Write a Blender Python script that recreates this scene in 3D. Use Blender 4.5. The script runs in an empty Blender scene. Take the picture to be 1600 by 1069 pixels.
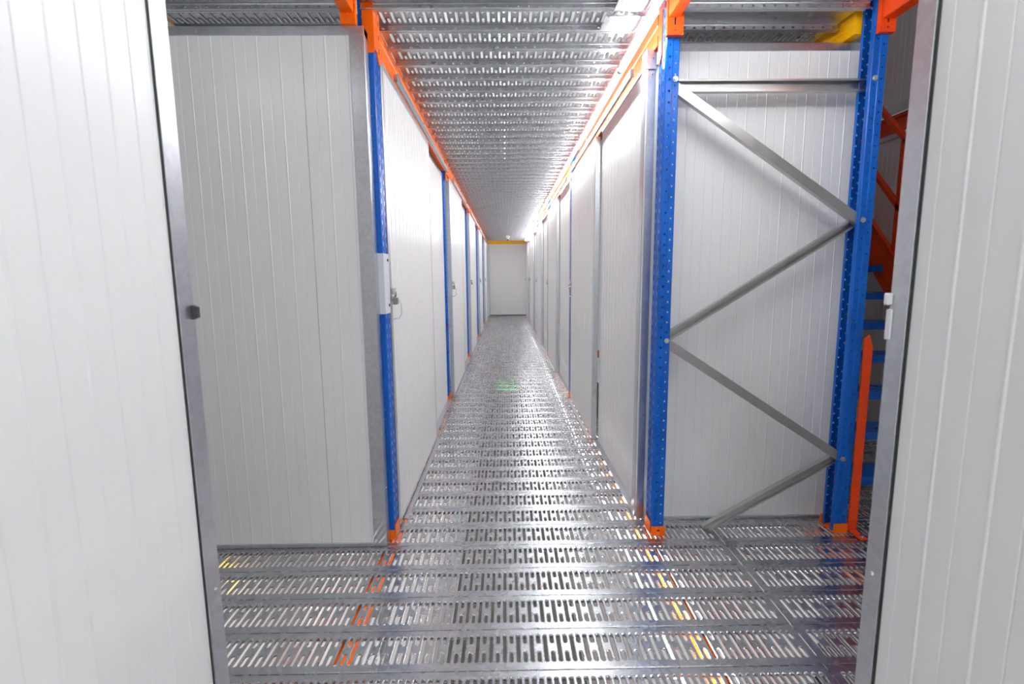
import bpy, math, random
from mathutils import Matrix, Vector
random.seed(4)
SC = bpy.context.scene
COL = SC.collection
PI = math.pi

# ---------------------------------------------------------------- camera
H = 1.35
yaw, pitch, roll = 0.0117, math.radians(7.67), math.radians(0.5)
fw = Vector((math.sin(yaw)*math.cos(pitch), math.cos(yaw)*math.cos(pitch), -math.sin(pitch)))
rt = fw.cross(Vector((0, 0, 1))).normalized(); up = rt.cross(fw)
r2 = math.cos(roll)*rt - math.sin(roll)*up
u2 = math.sin(roll)*rt + math.cos(roll)*up
cd = bpy.data.cameras.new('camera'); cam = bpy.data.objects.new('camera', cd); COL.objects.link(cam)
cam.matrix_world = Matrix(((r2.x, u2.x, -fw.x, 0), (r2.y, u2.y, -fw.y, 0), (r2.z, u2.z, -fw.z, H), (0, 0, 0, 1)))
cd.sensor_width = 36; cd.lens = 768/1600*36; cd.clip_start = .02
cd.dof.use_dof = True; cd.dof.focus_distance = 4.2; cd.dof.aperture_fstop = 5.0
SC.camera = cam

# ---------------------------------------------------------------- world, exposure
W = bpy.data.worlds.new('world'); SC.world = W; W.use_nodes = True
W.node_tree.nodes['Background'].inputs[0].default_value = (.92, .95, 1, 1)
W.node_tree.nodes['Background'].inputs[1].default_value = .3
SC.view_settings.view_transform = 'Standard'; SC.view_settings.look = 'None'
SC.view_settings.gamma = 1; SC.view_settings.use_curve_mapping = False
SC.view_settings.exposure = 0.17
TUBE_E, LOWER_E, UPPER_E = 76.0, 45.0, 13.0
try:
    SC.cycles.sample_clamp_indirect = 4; SC.cycles.blur_glossy = 1.0
    SC.cycles.max_bounces = 14; SC.cycles.diffuse_bounces = 9; SC.cycles.glossy_bounces = 6
    SC.cycles.caustics_refractive = False
except Exception:
    pass

# ---------------------------------------------------------------- materials
def mat(name, color, rough=.5, metal=0.0, build=None, emit=None, es=0, spec=None):
    m = bpy.data.materials.new(name); m.use_nodes = True
    nt = m.node_tree; b = nt.nodes['Principled BSDF']
    b.inputs['Base Color'].default_value = (*color, 1)
    b.inputs['Roughness'].default_value = rough; b.inputs['Metallic'].default_value = metal
    if spec is not None: b.inputs['Specular IOR Level'].default_value = spec
    if emit:
        b.inputs['Emission Color'].default_value = (*emit, 1); b.inputs['Emission Strength'].default_value = es
    if build: build(nt, b)
    return m
def node(nt, t, **kw):
    n = nt.nodes.new(t)
    for k, v in kw.items():
        if k in n.inputs: n.inputs[k].default_value = v
        else: setattr(n, k, v)
    return n
def coords(nt, scale):
    g = nt.nodes.new('ShaderNodeNewGeometry'); mp = nt.nodes.new('ShaderNodeMapping')
    mp.inputs['Scale'].default_value = scale
    nt.links.new(g.outputs['Position'], mp.inputs['Vector']); return mp.outputs['Vector']
def ramp(nt, fac, stops):
    r = nt.nodes.new('ShaderNodeValToRGB'); r.color_ramp.elements[0].position = stops[0][0]
    r.color_ramp.elements[0].color = (*stops[0][1], 1)
    r.color_ramp.elements[1].position = stops[1][0]; r.color_ramp.elements[1].color = (*stops[1][1], 1)
    for p, c in stops[2:]:
        e = r.color_ramp.elements.new(p); e.color = (*c, 1)
    nt.links.new(fac, r.inputs['Fac']); return r.outputs['Color']
def maprange(nt, fac, a, b, lo=0., hi=1.):
    r = nt.nodes.new('ShaderNodeMapRange')
    r.inputs['From Min'].default_value = lo; r.inputs['From Max'].default_value = hi
    r.inputs['To Min'].default_value = a; r.inputs['To Max'].default_value = b
    nt.links.new(fac, r.inputs['Value']); return r.outputs['Result']
def galv_build(c0, c1, r0, r1, sc=60, bump=.05):
    def f(nt, b):
        v = nt.nodes.new('ShaderNodeTexVoronoi'); v.inputs['Scale'].default_value = sc
        nt.links.new(coords(nt, (1, 1, 1)), v.inputs['Vector'])
        n = node(nt, 'ShaderNodeTexNoise', Scale=9.0, Detail=4.0)
        nt.links.new(coords(nt, (1, 1, 1)), n.inputs['Vector'])
        mx = nt.nodes.new('ShaderNodeMix'); mx.data_type = 'FLOAT'; mx.inputs[0].default_value = .55
        nt.links.new(v.outputs['Color'], mx.inputs[2]); nt.links.new(n.outputs['Fac'], mx.inputs[3])
        nt.links.new(ramp(nt, mx.outputs[0], [(.25, c0), (.75, c1)]), b.inputs['Base Color'])
        nt.links.new(maprange(nt, mx.outputs[0], r0, r1, .2, .8), b.inputs['Roughness'])
        if bump:
            bp = nt.nodes.new('ShaderNodeBump'); bp.inputs['Strength'].default_value = bump; bp.inputs['Distance'].default_value = .002
            nt.links.new(n.outputs['Fac'], bp.inputs['Height']); nt.links.new(bp.outputs['Normal'], b.inputs['Normal'])
    return f
def panel_build(nt, b):
    # fine rolled lines along the height and a barely visible unevenness of the coating
    n = node(nt, 'ShaderNodeTexNoise', Scale=1.0, Detail=1.0)
    nt.links.new(coords(nt, (90, 90, .35)), n.inputs['Vector'])
    n2 = node(nt, 'ShaderNodeTexNoise', Scale=1.4, Detail=2.0)
    nt.links.new(coords(nt, (1, 1, .6)), n2.inputs['Vector'])
    nt.links.new(ramp(nt, n2.outputs['Fac'], [(.2, (.855, .855, .845)), (.8, (.88, .88, .87))]), b.inputs['Base Color'])
    bp = nt.nodes.new('ShaderNodeBump'); bp.inputs['Strength'].default_value = .04; bp.inputs['Distance'].default_value = .001
    nt.links.new(n.outputs['Fac'], bp.inputs['Height']); nt.links.new(bp.outputs['Normal'], b.inputs['Normal'])
def paint_build(c0, c1, r0=.3, r1=.45, sc=14):
    def f(nt, b):
        n = node(nt, 'ShaderNodeTexNoise', Scale=sc, Detail=5.0)
        nt.links.new(coords(nt, (1, 1, .3)), n.inputs['Vector'])
        nt.links.new(ramp(nt, n.outputs['Fac'], [(.3, c0), (.65, c1)]), b.inputs['Base Color'])
        nt.links.new(maprange(nt, n.outputs['Fac'], r0, r1, .3, .7), b.inputs['Roughness'])
    return f
M = {}
M['galv'] = mat('galvanised_sheet', (.6, .62, .65), .3, 1, galv_build((.50, .52, .55), (.68, .70, .73), .24, .42))
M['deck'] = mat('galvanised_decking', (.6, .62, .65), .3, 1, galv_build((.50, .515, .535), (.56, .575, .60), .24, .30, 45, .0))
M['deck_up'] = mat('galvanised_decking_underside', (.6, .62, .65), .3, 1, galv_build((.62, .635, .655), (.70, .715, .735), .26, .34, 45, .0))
M['trim'] = mat('galvanised_trim', (.6, .62, .65), .3, 1, galv_build((.58, .60, .63), (.68, .70, .73), .30, .42, 70, .02))
M['brace'] = mat('galvanised_brace', (.6, .6, .6), .3, 1, paint_build((.56, .56, .545), (.60, .60, .585), .30, .36, 20))
M['panel'] = mat('white_sandwich_panel', (.8, .8, .79), .3, 0, panel_build)
M['gap'] = mat('shadow_gap_rubber', (.03, .03, .03), .7)
M['blue'] = mat('blue_paint', (.0, .1, .5), .3, 0, paint_build((0, .085, .43), (0, .115, .53), .26, .38), spec=.4)
M['orange'] = mat('orange_paint', (.95, .13, .003), .35, 0, paint_build((.95, .135, 0), (1, .165, 0)), spec=.35)
M['red_orange'] = mat('red_orange_paint', (.8, .06, .004), .35, 0, paint_build((.72, .05, .004), (.84, .066, .005)), spec=.35)
M['amber'] = mat('amber_tone', (1, .42, .0), .35, 0, paint_build((1, .42, 0), (1, .50, 0)), spec=.35)  # yellower than the other beams
M['steel'] = mat('zinc_bolt', (.75, .75, .75), .25, 1)
M['brass'] = mat('padlock_body_metal', (.36, .35, .32), .3, 1)
M['dark'] = mat('dark_plastic', (.04, .04, .045), .4)
M['white'] = mat('white_plastic', (.82, .82, .82), .3)
M['cover'] = mat('white_sheet_metal', (.72, .74, .80), .35)
M['alu'] = mat('aluminium_track', (.46, .47, .49), .38, 1)
M['led'] = mat('led_diffuser', (1, 1, 1), .4, 0, None, (.93, .97, 1), TUBE_E)
M['fill_aisle'] = mat('added_fill_aisle', (1, 1, 1), .4, 0, None, (.95, .97, 1), TUBE_E*.36)  # for the fill tubes added out of view over the aisle
M['fill_aisle_dim'] = mat('added_fill_aisle_dim', (1, 1, 1), .4, 0, None, (.95, .97, 1), TUBE_E*.14)
M['led_low'] = mat('led_diffuser_lower', (1, 1, 1), .4, 0, None, (.97, .98, 1), LOWER_E)
M['led_up'] = mat('led_diffuser_upper', (1, 1, 1), .4, 0, None, (.95, .97, 1), UPPER_E)
M['warm_glow'] = mat('added_warm_glow', (1, .8, .4), .4, 0, None, (1, .58, .06), 1.2)  # glow added under the floor to turn a few slots yellow
M['concrete'] = mat('dark_concrete', (.1, .1, .1), .6, 0, paint_build((.09, .09, .09), (.16, .16, .15), .5, .7, 3))
M['green'] = mat('green_sign_light', (0, .3, .05), .5, 0, None, (.03, 1, .15), 6)

# ---------------------------------------------------------------- mesh helpers
class MB:
    def __init__(s): s.v = []; s.f = []
    def add(s, vs, fs):
        o = len(s.v); s.v += [tuple(v) for v in vs]; s.f += [tuple(i+o for i in f) for f in fs]; return s
    def box(s, a, b, ch=0.0):
        (x0, y0, z0), (x1, y1, z1) = a, b
        if ch <= 0:
            vs = [(x, y, z) for z in (z0, z1) for y in (y0, y1) for x in (x0, x1)]
            return s.add(vs, [(0, 2, 3, 1), (4, 5, 7, 6), (0, 1, 5, 4), (2, 6, 7, 3), (0, 4, 6, 2), (1, 3, 7, 5)])
        c = ch
        ring = lambda i, z: [(x0+c+i, y0+i, z), (x1-c-i, y0+i, z), (x1-i, y0+c+i, z), (x1-i, y1-c-i, z), (x1-c-i, y1-i, z), (x0+c+i, y1-i, z), (x0+i, y1-c-i, z), (x0+i, y0+c+i, z)]
        vs = ring(c*.6, z0) + ring(0, z0+c) + ring(0, z1-c) + ring(c*.6, z1)
        fs = [tuple(reversed(range(8))), tuple(range(24, 32))]
        for k in range(3):
            for i in range(8): fs.append((k*8+i, k*8+(i+1) % 8, k*8+8+(i+1) % 8, k*8+8+i))
        return s.add(vs, fs)
    def extrude(s, poly, p0, p1, ax, ay, close=True, caps=True):
        # poly: 2D points, swept from p0 to p1; ax, ay: the 3D axes of the section
        n = len(poly); ax = Vector(ax); ay = Vector(ay)
        vs = [tuple(Vector(p)+ax*q[0]+ay*q[1]) for p in (p0, p1) for q in poly]
        fs = [(i, (i+1) % n, n+(i+1) % n, n+i) for i in range(n if close else n-1)]
        if caps and close: fs += [tuple(reversed(range(n))), tuple(range(n, 2*n))]
        return s.add(vs, fs)
    def cyl(s, p0, p1, r, n=12, r1=None, caps=True):
        p0, p1 = Vector(p0), Vector(p1); d = (p1-p0).normalized()
        a = d.orthogonal().normalized(); b = d.cross(a); r1 = r if r1 is None else r1
        vs = [tuple(p+a*(q*math.cos(t))+b*(q*math.sin(t))) for p, q in ((p0, r), (p1, r1)) for t in (2*PI*i/n for i in range(n))]
        fs = [(i, (i+1) % n, n+(i+1) % n, n+i) for i in range(n)]
        if caps: fs += [tuple(reversed(range(n))), tuple(range(n, 2*n))]
        return s.add(vs, fs)
    def tube(s, pts, r, n=8):
        pts = [Vector(p) for p in pts]; rings = []
        for i, p in enumerate(pts):
            d = (pts[min(i+1, len(pts)-1)]-pts[max(i-1, 0)]).normalized()
            a = d.cross(Vector((.13, .21, .97))).normalized(); b = d.cross(a)
            rings.append([tuple(p+a*(r*math.cos(2*PI*k/n))+b*(r*math.sin(2*PI*k/n))) for k in range(n)])
        vs = [v for q in rings for v in q]
        fs = [(i*n+k, i*n+(k+1) % n, (i+1)*n+(k+1) % n, (i+1)*n+k) for i in range(len(pts)-1) for k in range(n)]
        fs += [tuple(reversed(range(n))), tuple(range(len(vs)-n, len(vs)))]
        return s.add(vs, fs)
    def slotcell(s, mp, u0, u1, v0, v1, cu, c0, c1, a, prof=((0, 0),), k=4):
        """a rectangle of sheet with a round-ended hole: centre line u=cu from v=c0 to c1, half width a.
        prof: (grow, height) rings from the outside in; mp(u, v, h) gives the 3D point"""
        ring = lambda g: ([(cu+(a+g)*math.cos(PI*i/k), c1+(a+g)*math.sin(PI*i/k)) for i in range(k+1)] +
                          [(cu-(a+g)*math.cos(PI*i/k), c0-(a+g)*math.sin(PI*i/k)) for i in range(k+1)])
        if k == 4: out = [(u1, c1), (u1, v1), (cu, v1), (u0, v1), (u0, c1), (u0, c0), (u0, v0), (cu, v0), (u1, v0), (u1, c0)]
        else: out = [(u1, v1), (cu, v1), (u0, v1), (u0, v0), (cu, v0), (u1, v0)]
        n = len(out); vs = [mp(u, v, 0) for u, v in out]; m = 1
        for g, h in prof: vs += [mp(u, v, h) for u, v in ring(g)]; m += 1
        fs = [(j*n+i, j*n+(i+1) % n, (j+1)*n+(i+1) % n, (j+1)*n+i) for j in range(m-1) for i in range(n)]
        return s.add(vs, fs)
    def quad(s, *p): return s.add(p, [tuple(range(len(p)))])
    def mesh(s, name, m, smooth=False):
        me = bpy.data.meshes.new(name); me.from_pydata(s.v, [], s.f)
        for k in (m if isinstance(m, (list, tuple)) else [m]): me.materials.append(M[k])
        if smooth: me.polygons.foreach_set('use_smooth', [True]*len(me.polygons))
        me.validate(); me.update(); return me
    def build(s, name, m, parent=None, smooth=False, **kw):
        return inst(name, s.mesh(name, m, smooth), parent, **kw)
def inst(name, me, parent=None, loc=(0, 0, 0), rz=0, scale=None, rot=None):
    o = bpy.data.objects.new(name, me); COL.objects.link(o); o.parent = parent
    o.location = loc; o.rotation_euler = rot if rot else (0, 0, rz)
    if scale: o.scale = scale
    return o
def tag(o, label=None, cat=None, group=None, kind=None):
    if label: o['label'] = label
    if cat: o['category'] = cat
    if group: o['group'] = group
    if kind: o['kind'] = kind
    return o
def empty(name, loc=(0, 0, 0), rz=0):
    o = bpy.data.objects.new(name, None); COL.objects.link(o); o.location = loc; o.rotation_euler = (0, 0, rz)
    o.empty_display_size = .05; return o
def struct(name, loc=(0, 0, 0), rz=0, label=None):
    return tag(empty(name, loc, rz), label=label, kind='structure')
def solidify(o, t, off=0):
    md = o.modifiers.new('thickness', 'SOLIDIFY'); md.thickness = t; md.offset = off; return o

# ---------------------------------------------------------------- decking planks (0.2 m wide, run along x)
PW = .2
def plank_mesh(name, x0, x1, slots=True, m_='deck'):
    b = MB(); R = .0035; g = .0012            # rounded fold, half gap between planks
    ya, yb = g+R, PW-g-R
    # folded edges, webs (with round holes) and bottom lips
    for sgn, y in ((1, g), (-1, PW-g)):
        yy = lambda d: y+sgn*d
        prof = [(yy(R), 0), (yy(R*.3), -R*.3), (yy(0), -R)]
        for (pa, pb) in zip(prof[:-1], prof[1:]):
            b.quad((x0, pa[0], pa[1]), (x1, pa[0], pa[1]), (x1, pb[0], pb[1]), (x0, pb[0], pb[1]))
        n = max(1, round((x1-x0)/.05)); w = (x1-x0)/n
        for i in range(n):
            u0 = x0+i*w
            b.slotcell(lambda u, v, h: (u, yy(h), v), u0, u0+w, -.029, -R, u0+w/2, -.0165, -.0165, .0078, ((0, 0), (-.0005, .0022)), 4)
        b.quad((x0, yy(0), -.029), (x1, yy(0), -.029), (x1, yy(.002), -.031), (x0, yy(.002), -.031))
        b.quad((x0, yy(.002), -.031), (x1, yy(.002), -.031), (x1, yy(.014), -.031), (x0, yy(.014), -.031))
        b.quad((x0, yy(.014), -.031), (x1, yy(.014), -.031), (x1, yy(.014), -.026), (x0, yy(.014), -.026))
    if not slots:
        b.quad((x0, ya, 0), (x1, ya, 0), (x1, yb, 0), (x0, yb, 0))
        for yr in (.06, .14):
            b.extrude([(-.006, -.0002), (-.003, .002), (.003, .002), (.006, -.0002)], (x0+.01, yr, 0), (x1-.01, yr, 0), (0, 1, 0), (0, 0, 1))
        return b.mesh(name, m_)
    y0, y1 = .026, .174
    b.quad((x0, ya, 0), (x1, ya, 0), (x1, y0, 0), (x0, y0, 0)); b.quad((x0, y1, 0), (x1, y1, 0), (x1, yb, 0), (x0, yb, 0))
    n = int((x1-x0-.02)/.05); m = (x1-x0-n*.05)/2
    if m > 1e-5:
        b.quad((x0, y0, 0), (x0+m, y0, 0), (x0+m, y1, 0), (x0, y1, 0)); b.quad((x1-m, y0, 0), (x1, y0, 0), (x1, y1, 0), (x1-m, y1, 0))
    pr = ((.0034, 0), (.0020, .0013), (.0006, .0008), (0, -.0045)); a = .0062
    mp = lambda u, v, h: (u, v, h)
    for i in range(n):
        u = x0+m+i*.05
        b.slotcell(mp, u, u+.025, y0, y1, u+.0125, .035+a, .168-a, a, pr)
        b.slotcell(mp, u+.025, u+.05, y0, .1, u+.0375, .035+a, .085-a, a, pr)
        b.slotcell(mp, u+.025, u+.05, .1, y1, u+.0375, .123+a, .168-a, a, pr)
    return b.mesh(name, m_)
CEIL = 2.57
PK = {}
def plank(parent, name, x0, x1, y, z, slots=True):
    key = (name, round(x0, 3), round(x1, 3), slots)
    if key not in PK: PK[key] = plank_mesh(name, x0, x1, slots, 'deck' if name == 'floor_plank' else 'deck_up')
    return inst(name, PK[key], parent, loc=(0, y, z))

# ---------------------------------------------------------------- floor
floor = struct('floor', label='galvanised steel decking of slotted planks')
SEAM0 = 1.531
for k in range(-22, 77):
    y = SEAM0+k*PW
    if k < 6:
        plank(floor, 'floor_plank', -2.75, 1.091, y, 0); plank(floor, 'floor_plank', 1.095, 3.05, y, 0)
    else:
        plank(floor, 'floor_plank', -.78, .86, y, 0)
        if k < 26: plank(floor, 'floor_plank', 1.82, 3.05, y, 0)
# screws of the planks
sb = MB(); sb.cyl((0, 0, 0), (0, 0, .0022), .0055, 8, .004)
sme = sb.mesh('screw', 'steel')
for k in range(-3, 26):
    for x in ((-.005,) if k < 8 else (-.005, .33 if k % 3 else -.4)):
        inst('screw', sme, floor, loc=(x+random.uniform(-.006, .006), SEAM0+k*PW+.013, 0))

# ---------------------------------------------------------------- ceiling
ceiling = struct('ceiling', label='underside of the galvanised decking above the corridor')
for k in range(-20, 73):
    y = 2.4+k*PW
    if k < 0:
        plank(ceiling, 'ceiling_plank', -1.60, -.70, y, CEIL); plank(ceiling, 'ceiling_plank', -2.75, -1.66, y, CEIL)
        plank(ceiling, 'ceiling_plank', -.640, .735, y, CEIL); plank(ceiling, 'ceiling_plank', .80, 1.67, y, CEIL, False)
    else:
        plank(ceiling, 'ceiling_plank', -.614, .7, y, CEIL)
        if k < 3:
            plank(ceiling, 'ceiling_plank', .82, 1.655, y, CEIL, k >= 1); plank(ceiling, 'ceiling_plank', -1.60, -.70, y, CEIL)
pb = MB(); pb.box((.47, 2.43, 2.527), (.66, 2.56, 2.5335), .001); pb.build('cover_plate', 'galv', ceiling)
pb = MB(); pb.box((.50, 2.24, 2.527), (.66, 2.38, 2.5335), .001); pb.build('cover_plate', 'galv', ceiling)

# ---------------------------------------------------------------- sandwich panels with rolled ridges and grooves
PM = {}
def panel_mesh(w, h, t=.04):
    key = (round(w, 3), round(h, 3), t)
    if key in PM: return PM[key]
    pts = [(0, 0)]; x = .05; i = 0
    while x < w-.02:
        if i % 2 == 0: pts += [(x-.002, 0), (x-.0005, .0018), (x+.0005, .0018), (x+.002, 0)]
        else: pts += [(x-.004, 0), (x-.0015, -.0019), (x+.0015, -.0019), (x+.004, 0)]
        x += .05; i += 1
    pts += [(w, 0), (w, t), (0, t)]
    b = MB(); b.extrude(pts, (0, 0, 0), (0, 0, h), (1, 0, 0), (0, 1, 0))
    PM[key] = b.mesh('wall_panel', 'panel'); return PM[key]
# face: 'y' faces -y (width runs +x); 'l' faces +x (width runs +y); 'r' faces -x (width runs -y, start at the far end)
ROT = {'y': 0, 'l': PI/2, 'r': -PI/2, 'b': PI}
def panel(parent, face, loc, w, h, name='wall_panel', t=.04):
    return inst(name, panel_mesh(w, h, t), parent, loc=loc, rz=ROT[face])
def panels(parent, face, loc, w, h, step=1.0, first=None):
    d = {'y': (1, 0), 'l': (0, 1), 'r': (0, -1), 'b': (-1, 0)}[face]; s = 0; cur = first or step
    while s < w-.01:
        ww = min(cur, w-s); panel(parent, face, (loc[0]+d[0]*s, loc[1]+d[1]*s, loc[2]), ww-.0025, h); s += ww; cur = step
def box(parent, name, m, a, b, ch=.0015): return MB().box(a, b, ch).build(name, m, parent)
def rivet(parent, p, n, r=.005):
    p = Vector(p); n = Vector(n)
    return MB().cyl(p, p+n*.0025, r, 8, r*.6).build('rivet', 'steel', parent)

BAY = 2.88
POSTS = [2.40+BAY*k for k in range(6)]
TOP = 2.435
# left corridor wall: fixed panels between the doors
wl = struct('wall_left', label='left corridor wall of white ribbed panels')
for k in range(5):
    y0 = POSTS[k]+1.50; y1 = POSTS[k+1]-.005
    panel(wl, 'l', (-.650, y0, .012), y1-y0, 2.37)
    box(wl, 'top_trim', 'trim', (-.68, y0, 2.372), (-.646, y1, 2.405))
    box(wl, 'floor_angle', 'trim', (-.649, y0+.08, .001), (-.610, y1-.02, .014))
# right corridor wall
wr = struct('wall_right', label='right corridor wall of white ribbed panels')
for k in range(5):
    y0 = POSTS[k]+(.185 if k == 0 else .16); y1 = POSTS[k]+1.475
    panel(wr, 'r', (.742, y1, .012), y1-y0, 2.40)
    box(wr, 'top_trim', 'trim', (.736, y0, 2.41), (.77, y1, 2.44))
    box(wr, 'edge_trim', 'trim', (.738 if k == 0 else .703, y0-.004, .004), (.76, y0+.045, 2.42))
    box(wr, 'floor_angle', 'trim', (.705, y0+.05, .001), (.7415, y1, .014))
# partition facing the cross aisle on the left
pl = struct('wall_partition_left', label='white ribbed partition left of the corridor mouth')
xs = [(-2.72, -1.888), (-1.888, -.888), (-.888, -.652)]
for xa, xb in xs: panel(pl, 'y', (xa, 2.334, .02), xb-xa-.0025, 2.40)
box(pl, 'top_trim', 'trim', (-2.72, 2.327, 2.405), (-.612, 2.39, 2.442))
box(pl, 'edge_trim', 'trim', (-.677, 2.328, .004), (-.612, 2.333, 2.407)); box(pl, 'side_trim', 'trim', (-.617, 2.333, .004), (-.612, 2.394, 2.44))
box(pl, 'bottom_trim', 'trim', (-2.72, 2.328, .002), (-.677, 2.38, .022))
for p in ((-.64, 2.328, 2.425), (-1.34, 2.327, 2.423), (-.64, 2.328, 1.0), (-.64, 2.328, .35)): rivet(pl, p, (0, -1, 0), .004)
for z in (.3, .9, 1.7): rivet(pl, (-.612, 2.36, z), (1, 0, 0), .004)
# partition behind the rack frame on the right
pr_ = struct('wall_partition_right', label='white ribbed partition behind the steel braces')
panels(pr_, 'y', (.815, 2.58, .012), .955, 2.43, 1.0)
panel(pr_, 'y', (.752, 2.575, .012), .06, 2.38)
box(pr_, 'top_trim', 'trim', (.80, 2.574, 2.438), (1.775, 2.63, 2.475))
box(pr_, 'end_cap', 'trim', (.712, 2.570, .004), (.752, 2.574, 2.36)); box(pr_, 'end_cap', 'trim', (.70, 2.562, 2.35), (.752, 2.5695, 2.44))
box(pr_, 'corner_trim', 'trim', (.700, 2.570, .004), (.7035, 2.632, 2.44))
box(pr_, 'head_cap', 'trim', (.753, 2.562, 2.37), (.80, 2.574, 2.44))
box(pr_, 'bottom_rail', 'trim', (.755, 2.565, .001), (1.775, 2.615, .012))
for z in (2.40, 2.33, 1.45, .6): rivet(pr_, (.735, 2.562 if z > 2.36 else 2.57, z), (0, -1, 0), .004)
# side of that unit towards the stairs
pu = struct('wall_stairwell_left', label='side of the unit beside the stairs')
panels(pu, 'r', (1.80, 6.6, 0), 3.97, 2.44); 
# the two wall ends nearest the camera
nl = struct('wall_near_left', label='near left white wall with galvanised end trim')
for ya, yb in ((-3.2, -2.09), (-2.09, -1.09), (-1.09, -.09), (-.09, .953)): panel(nl, 'l', (-.606, ya, .012), yb-ya-.0025-(.02 if yb > .9 else 0), 2.42, t=.05)
b = MB(); b.box((-.603, .9105, .003), (-.600, .955, 2.45), .0008); b.build('end_trim', 'trim', nl)
b = MB(); b.box((-.70, .952, .003), (-.6032, .955, 2.45), .0008); b.build('end_trim', 'trim', nl)
box(nl, 'gasket', 'gap', (-.606, .9075, .012), (-.603, .9103, 2.43), 0)
b = MB(); b.add([(-.600, .943, 1.272), (-.600, .955, 1.272), (-.600, .943, 1.300), (-.600, .955, 1.300), (-.589, .945, 1.276), (-.589, .953, 1.276), (-.589, .945, 1.296), (-.589, .953, 1.296)],
                [(0, 1, 3, 2), (4, 6, 7, 5), (0, 4, 5, 1), (2, 3, 7, 6), (0, 2, 6, 4), (1, 5, 7, 3)]); b.build('door_stop', 'dark', nl)
rivet(nl, (-.600, .937, .72), (1, 0, 0), .004)
nr = struct('wall_near_right', label='near right white wall with galvanised end trim')
for ya, yb in ((-3.2, -2.13), (-2.13, -1.13), (-1.13, -.13), (-.13, .912)): panel(nr, 'r', (.726, yb-(.02 if yb > .9 else 0), .012), yb-ya-.0025-(.02 if yb > .9 else 0), 2.42, t=.05)
b = MB(); b.box((.720, .873, .003), (.723, .914, 2.45), .0008); b.build('end_trim', 'trim', nr)
b = MB(); b.box((.7232, .911, .003), (.82, .914, 2.45), .0008); b.build('end_trim', 'trim', nr)
box(nr, 'gasket', 'gap', (.7235, .8695, .012), (.726, .8728, 2.43), 0)
rivet(nr, (.720, .895, .76), (-1, 0, 0), .004)
box(nr, 'hinge_pin', 'white', (.708, .905, 1.290), (.7195, .916, 1.312), .002); box(nr, 'hinge_leaf', 'white', (.7155, .903, 1.225), (.7195, .916, 1.282), .001)
# walls out of view that close the aisles
for nm, x0, x1, ya in (('wall_aisle_near_left', -2.74, -.70, .95), ('wall_aisle_near_right', .82, 3.1, .91)):
    w_ = struct(nm); panels(w_, 'b', (x1, ya-.001, .012), x1-x0, 2.43)
# back wall of the corridor
wb = struct('wall_back', label='white panel closing the far end of the corridor')
panels(wb, 'y', (-.56, 16.86, .05), 1.30, 2.36, 1.3)
box(wb, 'bottom_trim', 'trim', (-.56, 16.83, .022), (.74, 16.86, .05)); box(wb, 'floor_gap', 'gap', (-.56, 16.845, .001), (.74, 16.86, .022), 0)
box(wb, 'edge_trim', 'trim', (-.565, 16.825, .02), (-.53, 16.86, 2.41)); box(wb, 'edge_trim', 'trim', (.69, 16.825, .02), (.74, 16.86, 2.41))

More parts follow.
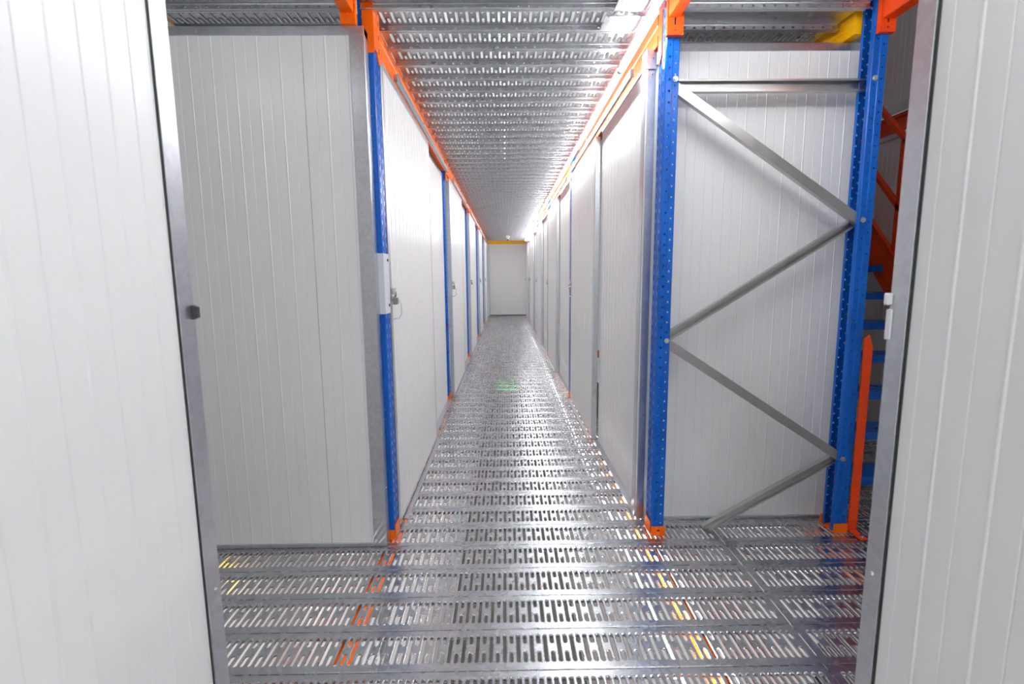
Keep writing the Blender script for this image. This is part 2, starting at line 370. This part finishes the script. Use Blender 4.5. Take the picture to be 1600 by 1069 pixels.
# ---------------------------------------------------------------- sliding doors
def padlock(loc, rz, label, sc=1.0):
    t = tag(empty('padlock', loc, rz), label, 'padlock', 'padlocks on the storage doors')
    b = MB(); b.box((-.021, -.011, -.058), (.021, .011, -.018), .003); b.build('lock_body', 'brass', t)
    pts = [(-.012, 0, -.02), (-.012, 0, 0)]+[(.012*-math.cos(PI*i/6), 0, .012*math.sin(PI*i/6)) for i in range(1, 6)]+[(.012, 0, 0), (.012, 0, -.02)]
    b = MB(); b.tube(pts, .0035); b.build('shackle', 'steel', t, smooth=True)
    return t
def door(n, side, ya, yb, zb, zt, label, lock_y, handle=True, box_plate=False):
    """side -1: on the left wall facing +x; +1: on the right wall facing -x. lock_y: the end that locks"""
    X = -.588 if side < 0 else .697; s = -side       # s: direction the door faces
    d = struct('door_%d' % n, label=label)
    w = yb-ya
    if side < 0: panel(d, 'l', (X, ya+.003, zb), w-.006, zt-zb, 'door_panel', .032)
    else: panel(d, 'r', (X, yb-.003, zb), w-.006, zt-zb, 'door_panel', .032)
    xa, xb = sorted((X-s*.034, X+s*.003))
    for nm, y0, y1 in (('edge_trim', ya, ya+.045), ('edge_trim', yb-.012, yb)):
        box(d, nm, 'trim', (xa, y0, zb-.004), (xb, y1, zt+.004))
    box(d, 'top_trim', 'trim', (xa, ya+.046, zt-.03), (xb, yb-.013, zt+.004))
    box(d, 'bottom_trim', 'trim', (xa, ya+.046, zb-.004), (xb-.0005, yb-.013, zb+.012))
    # track the door hangs from
    xs_ = sorted((X+s*.001, X+s*.022))
    ty0, ty1 = (ya+.30, yb+1.15) if side < 0 else (ya-1.10, yb-.02)
    b = MB(); b.extrude([(0, 0), (.004, 0), (.004, -.030), (.008, -.034), (.018, -.034), (.022, -.030), (.022, .006), (0, .006)], (X-s*.001, ty0, zt+.045), (X-s*.001, ty1, zt+.045), (s, 0, 0), (0, 0, 1))
    b.build('door_track', 'alu', d)
    box(d, 'track_end', 'dark' if side > 0 else 'galv', (xs_[0], ty0-.006, zt+.010), (xs_[1], ty0-.0005, zt+.050), .001)
    for yr in (ya+.35, yb-.25):
        if ty0 < yr < ty1:
            box(d, 'track_bracket', 'galv', (xs_[0]+.004, yr, zt+.053), (xs_[1]-.004, yr+.03, zt+.075), .001)
    # floor guide
    box(d, 'floor_guide', 'trim', tuple((min(X+s*.004, X+s*.03), ya+.10, .001)), (max(X+s*.004, X+s*.03), yb-.02, .010), .001)
    # lock: hasp plate and staple on the locking edge
    ly = lock_y; e = 1 if ly < (ya+yb)/2 else -1
    b = MB(); b.box((min(X+s*.003, X+s*.006), ly-.012, 1.235), (max(X+s*.003, X+s*.006), ly+.03*1, 1.30), .001)
    b.box((min(X+s*.006, X+s*.026), ly+.003, 1.262), (max(X+s*.006, X+s*.026), ly+.007, 1.292), .001)
    b.build('hasp', 'steel', d)
    if handle:
        hy = ly+e*.035
        pts = [(X+s*.003, hy, 1.235), (X+s*.030, hy+e*.004, 1.232), (X+s*.042, hy+e*.008, 1.215), (X+s*.045, hy+e*.01, 1.19), (X+s*.042, hy+e*.01, 1.155), (X+s*.030, hy+e*.006, 1.135), (X+s*.003, hy, 1.132)]
        b = MB(); b.tube(pts, .004); b.build('door_handle', 'white', d, smooth=True)
    return d
ordn = ['nearest', 'second', 'third', 'fourth', 'farthest']
n = 1
for k in range(5):
    y0 = POSTS[k]
    door(n, -1, y0+.105, y0+1.575, .022, 2.372, 'white sliding door, %s on the left of the corridor' % ordn[k], y0+.13, k < 3)
    padlock((-.565, y0+.135, 1.268), PI/2, 'small steel padlock on the %s door of the left corridor wall' % ordn[k]); n += 1
for k in range(5):
    y0 = POSTS[k]
    door(n, 1, y0+1.485, POSTS[k+1]-.012, .022, 2.385, 'white sliding door, %s on the right of the corridor' % ordn[k], POSTS[k+1]-.05, k < 2)
    padlock((.674, POSTS[k+1]-.045, 1.268), PI/2, 'small steel padlock on the %s door of the right corridor wall' % ordn[k]); n += 1

# ---------------------------------------------------------------- blue uprights
# local: slotted face at x=0 facing -x, 0.1 m wide (y 0..0.1), flanks run to x=0.066, open at the back
def upright_mesh(z0, z1):
    b = MB(); st = .05; n = int(round((z1-z0)/st)); Wd = .1; D = .066
    def strip(f, wdt, holes, r, elong, zoff):
        # holes: centre positions across the strip, one cell each
        cells = len(holes); cw = wdt/cells
        for j in range(cells):
            for i in range(n):
                z = z0+i*st; cz = z+st/2+zoff[j]
                if r[j] <= 0: b.quad(*[f(u, v, 0) for u, v in ((j*cw, z), (j*cw+cw, z), (j*cw+cw, z+st), (j*cw, z+st))])
                else: b.slotcell(f, j*cw, j*cw+cw, z, z+st, holes[j], cz-elong[j], cz+elong[j], r[j], ((0, 0), (-.0006, -.0022)), 4)
    # slotted face with two columns and a shallow centre rib
    strip(lambda u, v, h: (-h, .006+u, v), .038, [.016], [.0085], [.009], [0])
    b.quad((0, .044, z0), (.006, .047, z0), (.006, .047, z1), (0, .044, z1)); b.quad((.006, .047, z0), (.006, .053, z0), (.006, .053, z1), (.006, .047, z1)); b.quad((.006, .053, z0), (0, .056, z0), (0, .056, z1), (.006, .053, z1))
    strip(lambda u, v, h: (-h, .056+u, v), .038, [.022], [.0085], [.009], [.004])
    for y, s in ((0, 1), (Wd, -1)):
        Y = lambda d: y+s*d
        b.quad((0, Y(.006), z0), (.004, Y(0), z0), (.004, Y(0), z1), (0, Y(.006), z1))
        strip(lambda u, v, h: (.004+u, Y(-h), v), .028, [.016], [.0060], [0.0001], [0.012])
        b.quad((.032, Y(0), z0), (.035, Y(.004), z0), (.035, Y(.004), z1), (.032, Y(0), z1))
        strip(lambda u, v, h: (.035+u, Y(.004-h), v), .027, [.013], [.0056], [0.0001], [-.013])
        b.quad((.062, Y(.004), z0), (D, Y(.008), z0), (D, Y(.008), z1), (.062, Y(.004), z1))
        b.quad((D, Y(.008), z0), (D, Y(.026), z0), (D, Y(.026), z1), (D, Y(.008), z1))
    return b.mesh('upright', 'blue')
UP = upright_mesh(.004, 2.654)
fb = MB()      # foot: folded orange shoe and base plate
fb.box((-.006, -.008, .001), (.072, .108, .006), .001); fb.box((-.008, .004, .001), (-.0025, .096, .075), .002)
fb.slotcell(lambda u, v, h: (u, -.007-h, v), -.004, .070, .006, .052, .036, .028, .028, .007, ((0, 0), (-.001, -.003)), 4)
fb.box((-.004, -.0065, .006), (.026, -.0025, .052), .001); fb.box((.046, -.0065, .006), (.070, -.0025, .052), .001); fb.box((.026, -.0065, .006), (.046, -.0025, .018), .001); fb.box((.026, -.0065, .038), (.046, -.0025, .052), .001)
fb.box((-.004, .1025, .006), (.070, .1065, .052), .001)
FOOT = fb.mesh('foot', 'orange')
def upright_thing(x, y, facing, label, group):
    # facing -1: face towards -x ; +1 towards +x
    t = tag(empty('rack_upright', (x, y+(.1 if facing > 0 else 0), 0), PI if facing > 0 else 0), label, 'upright', group)
    solidify(inst('post', UP, t), .0018, -1); inst('foot', FOOT, t)
    return t
og = 'blue rack uprights along the corridor'
for k, y in enumerate(POSTS):
    if k < 5:
        upright_thing(-.59 if k == 0 else -.632, y, 1, 'blue perforated steel upright at the near end of the %s left door' % ordn[k], og)
        if k > 0: upright_thing(.702, y+.01, -1, 'blue steel upright between %s and %s storage bays on the right' % (ordn[k-1], ordn[k]), og)
upright_thing(-1.62, 2.42, 1, 'blue upright of the left unit behind the ribbed partition', og)

# ---------------------------------------------------------------- the braced rack frame on the right
rf = tag(empty('braced_rack', (.745, 2.40, 0)), 'blue rack frame with two perforated uprights and galvanised zigzag braces', 'rack frame')
def rel(p): return (p[0]-.745, p[1]-2.40, p[2])
solidify(inst('upright', UP, rf), .0018, -1); solidify(inst('upright', UP, rf, loc=(1.77-.745, .1, 0), rz=PI), .0018, -1)
inst('foot', FOOT, rf); inst('foot', FOOT, rf, loc=(1.77-.745, .1, 0), rz=PI)
def brace(p0, p1, open_front, y=2.43, web=.044, flange=.03):
    p0 = Vector((p0[0], y, p0[1])); p1 = Vector((p1[0], y, p1[1])); d = (p1-p0).normalized()
    up_ = Vector((-d.z, 0, d.x)); bk = Vector((0, 1, 0)); t = .0025; w = web/2; F = flange
    if not open_front: poly = [(-w, 0), (w, 0), (w, F), (w-.008, F), (w-.008, F-t), (w-t, F-t), (w-t, t), (-w+t, t), (-w+t, F-t), (-w+.008, F-t), (-w+.008, F), (-w, F)]
    else: poly = [(-w, F), (w, F), (w, 0), (w-.009, 0), (w-.009, t), (w-t, t), (w-t, F-t), (-w+t, F-t), (-w+t, t), (-w+.009, t), (-w+.009, 0), (-w, 0)]
    o = Vector((.745, 2.40, 0))
    return MB().extrude(poly, p0-o, p1-o, up_, bk).build('brace', 'brace', rf)
brace((.800, 2.235), (1.725, 2.235), True, 2.452, .056)
brace((.785, 2.228), (1.720, 1.602), False, 2.418)
brace((.795, 1.028), (1.715, 1.600), True, 2.436)
brace((.785, 1.022), (1.725, .402), False, 2.418)
brace((1.725, .402), (1.04, .005), True, 2.436)
bme = MB(); bme.cyl((0, -.001, 0), (0, -.003, 0), .013, 14); bme.cyl((0, -.003, 0), (0, -.010, 0), .0095, 6); BOLT = bme.mesh('bolt', 'steel')
for x, z in ((.793, 2.245), (.793, 1.025), (1.722, 2.245), (1.722, 1.602), (1.722, .402)): inst('bolt', BOLT, rf, loc=rel((x, 2.402, z)))

# red-orange guard bar beside the right upright
b = MB()
b.add([(1.772, 2.385, .02), (1.815, 2.385, .02), (1.815, 2.385, .985), (1.795, 2.385, 1.045), (1.772, 2.385, 1.03),
       (1.772, 2.393, .02), (1.815, 2.393, .02), (1.815, 2.393, .985), (1.795, 2.393, 1.045), (1.772, 2.393, 1.03)],
      [(0, 1, 2, 3, 4), (9, 8, 7, 6, 5), (1, 6, 7, 2), (2, 7, 8, 3), (3, 8, 9, 4), (5, 0, 4, 9)])
b.add([(1.772, 2.385, .02), (1.815, 2.385, .02), (1.832, 2.325, .004), (1.790, 2.318, .004), (1.772, 2.393, .02), (1.815, 2.393, .02), (1.832, 2.325, .001), (1.790, 2.318, .001)],
      [(0, 3, 2, 1), (4, 5, 6, 7), (3, 7, 6, 2), (1, 2, 6, 5), (0, 4, 7, 3)])
b.add([(1.815, 2.385, .02), (1.818, 2.41, .02), (1.818, 2.43, .97), (1.815, 2.385, .985)], [(0, 1, 2, 3)])
g = b.build('guard_bar', 'red_orange'); tag(g, 'red-orange steel guard bar bolted down beside the right blue upright', 'guard bar')
inst('bolt', BOLT, g, loc=(1.812, 2.343, .006), rot=(PI/2*-1, 0, 0))

# ---------------------------------------------------------------- beams
def beam(x, y0, y1, z0, z1, face, m, label, w=.05, grp=None, stepped=True):
    """box beam with a step; face +1: smooth web towards +x"""
    t = tag(empty('shelf_beam', (x, y0, z0)), label, 'beam', grp)
    h = z1-z0; f = face
    poly = [(0, 0), (0, h*.30), (-.004, h*.34), (-.004, h*.62), (0, h*.66), (0, h), (-.028, h), (-.028, h-.035), (-w, h-.035), (-w, 0)]
    b = MB(); b.extrude(poly, (0, .004, 0), (0, y1-y0-.004, 0), (f, 0, 0), (0, 0, 1)); b.build('beam_web', m, t)
    return t
def connector(t, y, x, z0, z1, face, m, w=.06, dirn=1, front=None):
    """end plate on the upright's slotted face, with a pointed foot and slots, local to beam t"""
    o = Vector(t.location)
    b = MB(); f = face
    L = lambda px, py, pz: (px-o.x, py-o.y, pz-o.z)
    pts = [(y, z0+.03), (y+w*.55, z0), (y+w, z0+.012), (y+w, z1), (y, z1)]
    if dirn < 0: pts = [(y, z0+.03), (y-w*.55, z0), (y-w, z0+.012), (y-w, z1), (y, z1)]
    vs = [L(x, p, q) for p, q in pts]+[L(x+f*.005, p, q) for p, q in pts]; n_ = 5
    b.add(vs, [tuple(range(5)), tuple(reversed(range(5, 10)))]+[(i, (i+1) % 5, 5+(i+1) % 5, 5+i) for i in range(5)])
    b.build('connector', m, t)
    b = MB()
    for q in range(3):
        zz = z0+.05+q*.06; yy = y+dirn*w*.5
        if zz+.02 < z1: b.box(tuple(min(a, c) for a, c in zip(L(x+f*.0052, yy-.004, zz), L(x+f*.0062, yy+.004, zz+.022))), tuple(max(a, c) for a, c in zip(L(x+f*.0052, yy-.004, zz), L(x+f*.0062, yy+.004, zz+.022))))
    if b.v: b.build('slot', 'dark', t)
bg = 'orange deck beams along the corridor'
for k in range(5):
    y0, y1 = POSTS[k], POSTS[k+1]
    t = beam(-.617, y0+.10, y1, 2.432, 2.57, 1, 'orange', 'orange deck beam above the %s left door' % ordn[k], .05, bg)
    connector(t, y0+.045, -.588 if k == 0 else -.612, 2.335, 2.60, 1, 'orange', .055, 1); connector(t, y1+.055, -.588 if k == 9 else -.612, 2.335, 2.60, 1, 'orange', .055, -1)
    if k == 0: box(t, 'end_plate', 'orange', (-.636+.617, -.106, -.072), (-.584+.617, -.1015, .168), .001); box(t, 'end_plate', 'orange', (-.588+.617, -.1015, -.05), (-.584+.617, .0, .168), .001)
    t = beam(.735, y0+.10, y1, 2.432, 2.57, -1, 'red_orange' if k < 1 else 'orange', 'orange deck beam above the %s right door' % ordn[k], .05, bg)
    connector(t, y0+.048, .743 if k == 0 else .70, 2.335, 2.60, -1, 'red_orange', .05, 1)
# beams on the camera side of the cross aisle
def near_beam(x0, x1, y0, z0, z1, label, m, plate):
    t = tag(empty('cross_aisle_beam', (x0, y0, z0)), label, 'beam', 'orange beams over the cross aisle')
    w = x1-x0; h = z1-z0
    b = MB(); b.extrude([(0, 0), (0, h), (w*.55, h), (w*.55, h-.035), (w, h-.035), (w, 0), (w-.004, -.002), (.004, -.002)], (0, 0, 0), (0, -1.38, 0), (1, 0, 0), (0, 0, 1)); b.build('beam_web', m, t)
    (pa, pb, zc, zd) = plate
    b = MB(); c = lambda x, y, z: (x-x0, y-y0, z-z0); mid = (pa+pb)/2
    cl = lambda u0, u1, v0, v1, cz, e: b.slotcell(lambda u, v, hh: c(u, y0+.004-hh, v), u0, u1, v0, v1, mid, cz-e, cz+e, .0045, ((0, 0), (-.0005, -.004)), 4)
    cl(pa, pb, zc, zc+.035, zc+.02, .0001); cl(pa, pb, zc+.035, zc+.08, zc+.058, .013)
    b.quad(c(pa, y0+.004, zc+.08), c(pb, y0+.004, zc+.08), c(pb, y0+.004, zd), c(pa, y0+.004, zd))
    for xx in (pa, pb): b.quad(c(xx, y0+.004, zc), c(xx, y0+.03, zc), c(xx, y0+.03, zd), c(xx, y0+.004, zd))
    b.quad(c(pa, y0+.004, zc), c(pb, y0+.004, zc), c(pb, y0+.03, zc), c(pa, y0+.03, zc))
    b.build('end_plate', m, t)
    return t
near_beam(-.700, -.645, 2.300, 2.485, 2.60, 'orange beam crossing the aisle above the left partition corner', 'orange', (-.705, -.640, 2.44, 2.60))
near_beam(.742, .795, 2.365, 2.495, 2.61, 'red-orange beam crossing the aisle from the braced frame\'s left upright', 'red_orange', (.738, .812, 2.42, 2.61))
near_beam(1.708, 1.768, 2.365, 2.485, 2.61, 'red-orange beam crossing the aisle at the right end, from the braced frame\'s right upright', 'red_orange', (1.705, 1.775, 2.43, 2.61))
t = beam(1.68, 2.50, 6.5, 2.482, 2.61, -1, 'amber', 'amber deck beam over the top trim behind the right upright', .05)
t = beam(-1.68, 2.52, 6.5, 2.46, 2.575, 1, 'amber', 'amber deck beam at the far left above the ribbed partition', .05)
t = tag(empty('end_beam', (0, 16.80, 0)), 'amber beam across the far end of the corridor under the ceiling', 'beam')
MB().extrude([(0, 2.415), (0, 2.52), (.05, 2.52), (.05, 2.415)], (-.60, 0, 0), (.72, 0, 0), (0, 1, 0), (0, 0, 1)).build('beam_web', 'amber', t)

# ---------------------------------------------------------------- LED tubes
def tube(y0, y1, x, z, m, label, grp, w=.026, rz=0):
    t = tag(empty('led_tube', (x, y0, z), rz), label, 'light', grp)
    L = y1-y0-.02
    pts = [(w/2*math.cos(a), w/2*math.sin(a)) for a in (PI*i/8 for i in range(16))]
    MB().extrude(pts, (0, .02, 0), (0, L, 0), (1, 0, 0), (0, 0, 1)).build('diffuser', m, t, smooth=False)
    b = MB(); b.extrude([(-w*.28, w*.75), (w*.28, w*.75), (w*.28, w*.75+.014), (-w*.28, w*.75+.014)], (0, .005, 0), (0, L+.01, 0), (1, 0, 0), (0, 0, 1)); b.build('housing', 'white', t)
    for yy in (.005, L+.001):
        b = MB(); b.extrude([(w/2*1.05*math.cos(a), w/2*1.05*math.sin(a)) for a in (2*PI*i/12 for i in range(12))], (0, yy, 0), (0, yy+.014, 0), (1, 0, 0), (0, 0, 1)); b.box((-w*.25, yy+.002, w*.3), (w*.25, yy+.012, w*.8)); b.build('end_cap', 'white', t)
    return t
ys = [-2.9, -1.46, -.02, 1.42, 2.86, 4.3, 5.74, 7.18, 8.62, 10.06, 11.5, 12.94, 14.38, 15.82]
nm = ['farthest behind the camera', 'just behind the camera', 'over the near right wall', 'over the cross aisle', 'just past the braced frame', 'second past the braced frame', 'third past the braced frame',
      'fourth past the braced frame', 'fifth past the braced frame', 'sixth past the braced frame', 'seventh past the braced frame', 'eighth past the braced frame', 'last before the end wall']
for i in range(13):
    tube(ys[i], ys[i+1], .638 if i > 1 else .05, 2.458, 'led', 'glowing white LED tube under the ceiling, %s' % nm[i], 'LED tubes along the right ceiling edge')

tube(1.72, 2.52, 1.62, 2.39, 'fill_aisle', 'added unseen LED tube over the cross aisle, brightening the braced rack', 'added unseen LED tubes across the aisle', .026, PI/2)  # unseen tube added to brighten the braced rack and its ceiling
tube(1.60, 2.30, -.85, 2.42, 'fill_aisle_dim', 'added unseen LED tube over the cross aisle, brightening the left partition', 'added unseen LED tubes across the aisle', .026, PI/2)  # dimmer unseen tube, added to brighten the top of the left partition
# ---------------------------------------------------------------- staircase on the right
st = tag(empty('staircase', (2.37, 2.63, 0)), 'steep staircase with blue treads and red-orange stringers behind the right upright', 'staircase')
o = Vector((2.37, 2.63, 0))
for k in range(12):
    z = .204+.2*k; y = .189*k
    b = MB(); b.extrude([(0, 0), (.205, 0), (.205, -.035), (.2, -.035), (.2, -.004), (.004, -.004), (.004, -.045), (.012, -.045), (.012, -.049), (0, -.049)], (1.85-o.x, y, z), (2.885-o.x, y, z), (0, 1, 0), (0, 0, 1))
    b.build('tread', 'blue', st)
sl = .2/.189
def stringer(x, xt):
    b = MB(); q = lambda y: (y-2.63)*sl+.204
    ys_ = (2.50, 4.95); up_, dn = .19, -.12
    pts = [(ys_[0], max(.01, q(ys_[0])+dn)), (ys_[0], q(ys_[0])+up_), (ys_[1], q(ys_[1])+up_), (ys_[1], q(ys_[1])+dn), (2.66, .01)]
    b.extrude([(p[0]-o.y, p[1]) for p in pts], (x-o.x, 0, 0), (xt-o.x, 0, 0), (0, 1, 0), (0, 0, 1)); 
    # top flange
    b.extrude([(ys_[0]-o.y, q(ys_[0])+up_), (ys_[1]-o.y, q(ys_[1])+up_), (ys_[1]-o.y, q(ys_[1])+up_+.006), (ys_[0]-o.y, q(ys_[0])+up_+.006)], (min(x, xt)-.03-o.x, 0, 0), (max(x, xt)-o.x, 0, 0), (0, 1, 0), (0, 0, 1))
    b.build('stringer', 'red_orange', st)
stringer(2.893, 2.90); stringer(1.835, 1.842)
q = lambda y: (y-2.63)*sl+.204
for yy in (2.62, 3.67, 4.72): box(st, 'handrail_post', 'red_orange', (2.875-o.x, yy-.02-o.y, q(yy)+.15), (2.915-o.x, yy+.02-o.y, q(yy)+1.0), .003)
for off, nm_ in ((1.0, 'handrail'), (.52, 'mid_rail')):
    b = MB(); b.extrude([(-.02, -.02), (.02, -.02), (.02, .02), (-.02, .02)], (2.895-o.x, 2.60-o.y, q(2.60)+off), (2.895-o.x, 4.9-o.y, q(4.9)+off), (1, 0, 0), (0, 0, 1)); b.build(nm_, 'red_orange', st)
# wall beside the stairs, lower and upper storey, with the landing edge between
ws = struct('wall_stairwell_right', label='grey-white ribbed wall beside the stairs')
panels(ws, 'r', (3.10, 7.5, 0), 6.6, 2.42); panels(ws, 'r', (3.08, 7.5, 2.65), 6.6, 2.6)
box(ws, 'base_trim', 'trim', (3.055, 2.4, 2.60), (3.08, 7.5, 2.65)); box(ws, 'base_trim', 'trim', (3.045, 2.4, 2.575), (3.055, 7.5, 2.61)); box(ws, 'top_trim', 'trim', (3.075, 2.4, 2.40), (3.10, 7.5, 2.435))
t = tag(empty('landing_beam', (3.06, 2.4, 2.44)), 'red-orange landing beam on the wall above the stairs', 'beam')
MB().extrude([(0, 0), (0, .03), (.012, .035), (.012, .10), (0, .105), (0, .133), (.05, .133), (.05, 0)], (0, 0, 0), (0, 5.1, 0), (1, 0, 0), (0, 0, 1)).build('beam_web', 'red_orange', t)
we = struct('wall_stairwell_end'); panels(we, 'y', (1.8, 6.6, 0), 1.3, 2.42); panels(we, 'y', (1.8, 6.6, 2.65), 1.3, 2.6)

# ---------------------------------------------------------------- dome camera at the far end
sc_ = tag(empty('security_camera', (.075, 14.9, 2.533)), 'small white security camera under the ceiling at the far end', 'camera')
b = MB(); b.box((-.055, -.04, -.065), (.055, .05, 0), .008); b.build('mount_box', 'white', sc_)
b = MB(); b.cyl((0, 0, -.065), (0, 0, -.095), .025, 12); b.cyl((0, .03, -.105), (0, -.05, -.125), .028, 14); b.build('camera_body', 'white', sc_)
b = MB(); b.cyl((0, -.05, -.125), (0, -.058, -.127), .024, 14); b.build('lens', 'dark', sc_)

# ---------------------------------------------------------------- white cover over the first left upright's lock
cv = tag(empty('lock_cover', (-.59, 2.40, 1.17)), 'folded white sheet metal cover on the nearest left blue upright', 'cover')
b = MB(); b.box((-.034, -.006, 0), (.006, -.003, .292), .001); b.box((.003, -.003, 0), (.006, .10, .292), .001); b.build('cover_plate', 'cover', cv)
for z in (.04, .262): rv = MB().cyl((.006, .07, z), (.010, .07, z), .007, 8).build('screw', 'dark', cv)

# ---------------------------------------------------------------- what shows through the slots: the storeys below and above
LZ = -2.62
fl = struct('floor_lower', label='dark concrete floor of the storey below')
MB().box((-3.4, -4.5, LZ-.1), (3.4, 18, LZ), 0).build('slab', 'concrete', fl)
def lowwall(nm, face, loc, w): s_ = struct(nm); panels(s_, face, loc, w, 2.57)
lowwall('wall_lower_left', 'l', (-.66, 2.42, LZ), 14.4); lowwall('wall_lower_right', 'r', (.76, 16.9, LZ), 14.4)
lowwall('wall_lower_partition_left', 'y', (-2.7, 2.42, LZ), 2.05); lowwall('wall_lower_partition_right', 'y', (.76, 2.60, LZ), 1.05)
lowwall('wall_lower_near_left', 'l', (-.66, -3.0, LZ), 3.9); lowwall('wall_lower_near_right', 'r', (.76, .9, LZ), 3.9)
lowwall('wall_lower_end', 'y', (-.66, 16.9, LZ), 1.42); lowwall('wall_lower_aisle_left', 'l', (-2.75, .9, LZ), 1.6); lowwall('wall_lower_stairs', 'r', (3.1, 6.5, LZ), 5.6)
lowwall('wall_lower_aisle_near_left', 'b', (-.66, .9, LZ), 2.1); lowwall('wall_lower_aisle_near_right', 'b', (3.1, .9, LZ), 2.34)
for x, f, nmx in ((-.62, 1, 'left'), (.735, -1, 'right'), (1.69, -1, 'far right'), (-1.66, 1, 'far left')):
    beam(x, -4.0, 16.9, -.155, -.037, f, 'orange', 'orange beam carrying the floor decking, %s' % nmx, .05, 'orange beams beneath the floor')
NTH = ['nearest', 'second', 'third', 'fourth', 'fifth', 'sixth', 'seventh', 'eighth', 'ninth', 'tenth', 'eleventh', 'twelfth', 'thirteenth', 'fourteenth']
def lowname(x, i): return 'left aisle' if x < 0 else 'right aisle' if x > 1 else NTH[i]+' in the corridor row'
for x, nmx in ((.665, 'right'), (-1.2, 'far left'), (2.0, 'far right')):
    L0, L1 = ((-2.5, 16.3) if x == .665 else (1.0, 2.2)); n_ = max(1, round((L1-L0)/1.45)); 
    for i in range(n_):
        tube(L0+(L1-L0)*i/n_, L0+(L1-L0)*(i+1)/n_, x if x > 1.9 or x < 0 else .635, -.125 if x == .665 else -.7, 'led_low', 'LED tube of the storey below, glimpsed through the floor slots, %s' % lowname(x, i), 'LED tubes of the storey below')
tube(2.30, 2.72, -1.50, -.20, 'warm_glow', 'added yellow glow under the floor slots beside the left partition', None, .16)  # added glowing strip, colours the slots where a yellow reflection would be
es = tag(empty('exit_sign', (0, 8.6, -.56)), 'green lit exit sign glimpsed through the floor slots', 'sign')
MB().box((-.16, 0, -.13), (.16, .03, .085), .004).build('sign_face', 'green', es); MB().box((-.165, .031, -.09), (.165, .05, .09), .003).build('sign_case', 'white', es)
for x in (-.1, .1): MB().cyl((x, .04, .09), (x, .04, .58), .004, 6).build('hanger', 'steel', es)
# storey above
cu = struct('ceiling_upper'); MB().box((-3.4, -4.5, 5.25), (3.4, 18, 5.35), 0).build('slab', 'panel', cu)
for nm_, fc, loc, w in (('wall_upper_left', 'l', (-.70, -4.0, 2.60), 20.9), ('wall_upper_right', 'r', (.80, 16.9, 2.60), 20.9), ('wall_upper_end', 'y', (-.7, 16.9, 2.60), 1.5), ('wall_upper_outer_left', 'l', (-2.75, -4, 2.60), 10.5)):
    s_ = struct(nm_); panels(s_, fc, loc, w, 2.6)
for i in range(10):
    tube(-2.5+i*1.9, -.6+i*1.9, .0, 5.0, 'led_up', 'LED tube of the storey above, glimpsed through the ceiling slots, %s of the row' % NTH[i], 'LED tubes of the storey above', .04)
for i in range(2):
    tube(.4+i*1.5, 1.9+i*1.5, -1.4, 5.0, 'led_up', 'LED tube of the storey above, over the left aisle, %s' % ['nearer', 'farther'][i], 'LED tubes over the upper left aisle', .04)
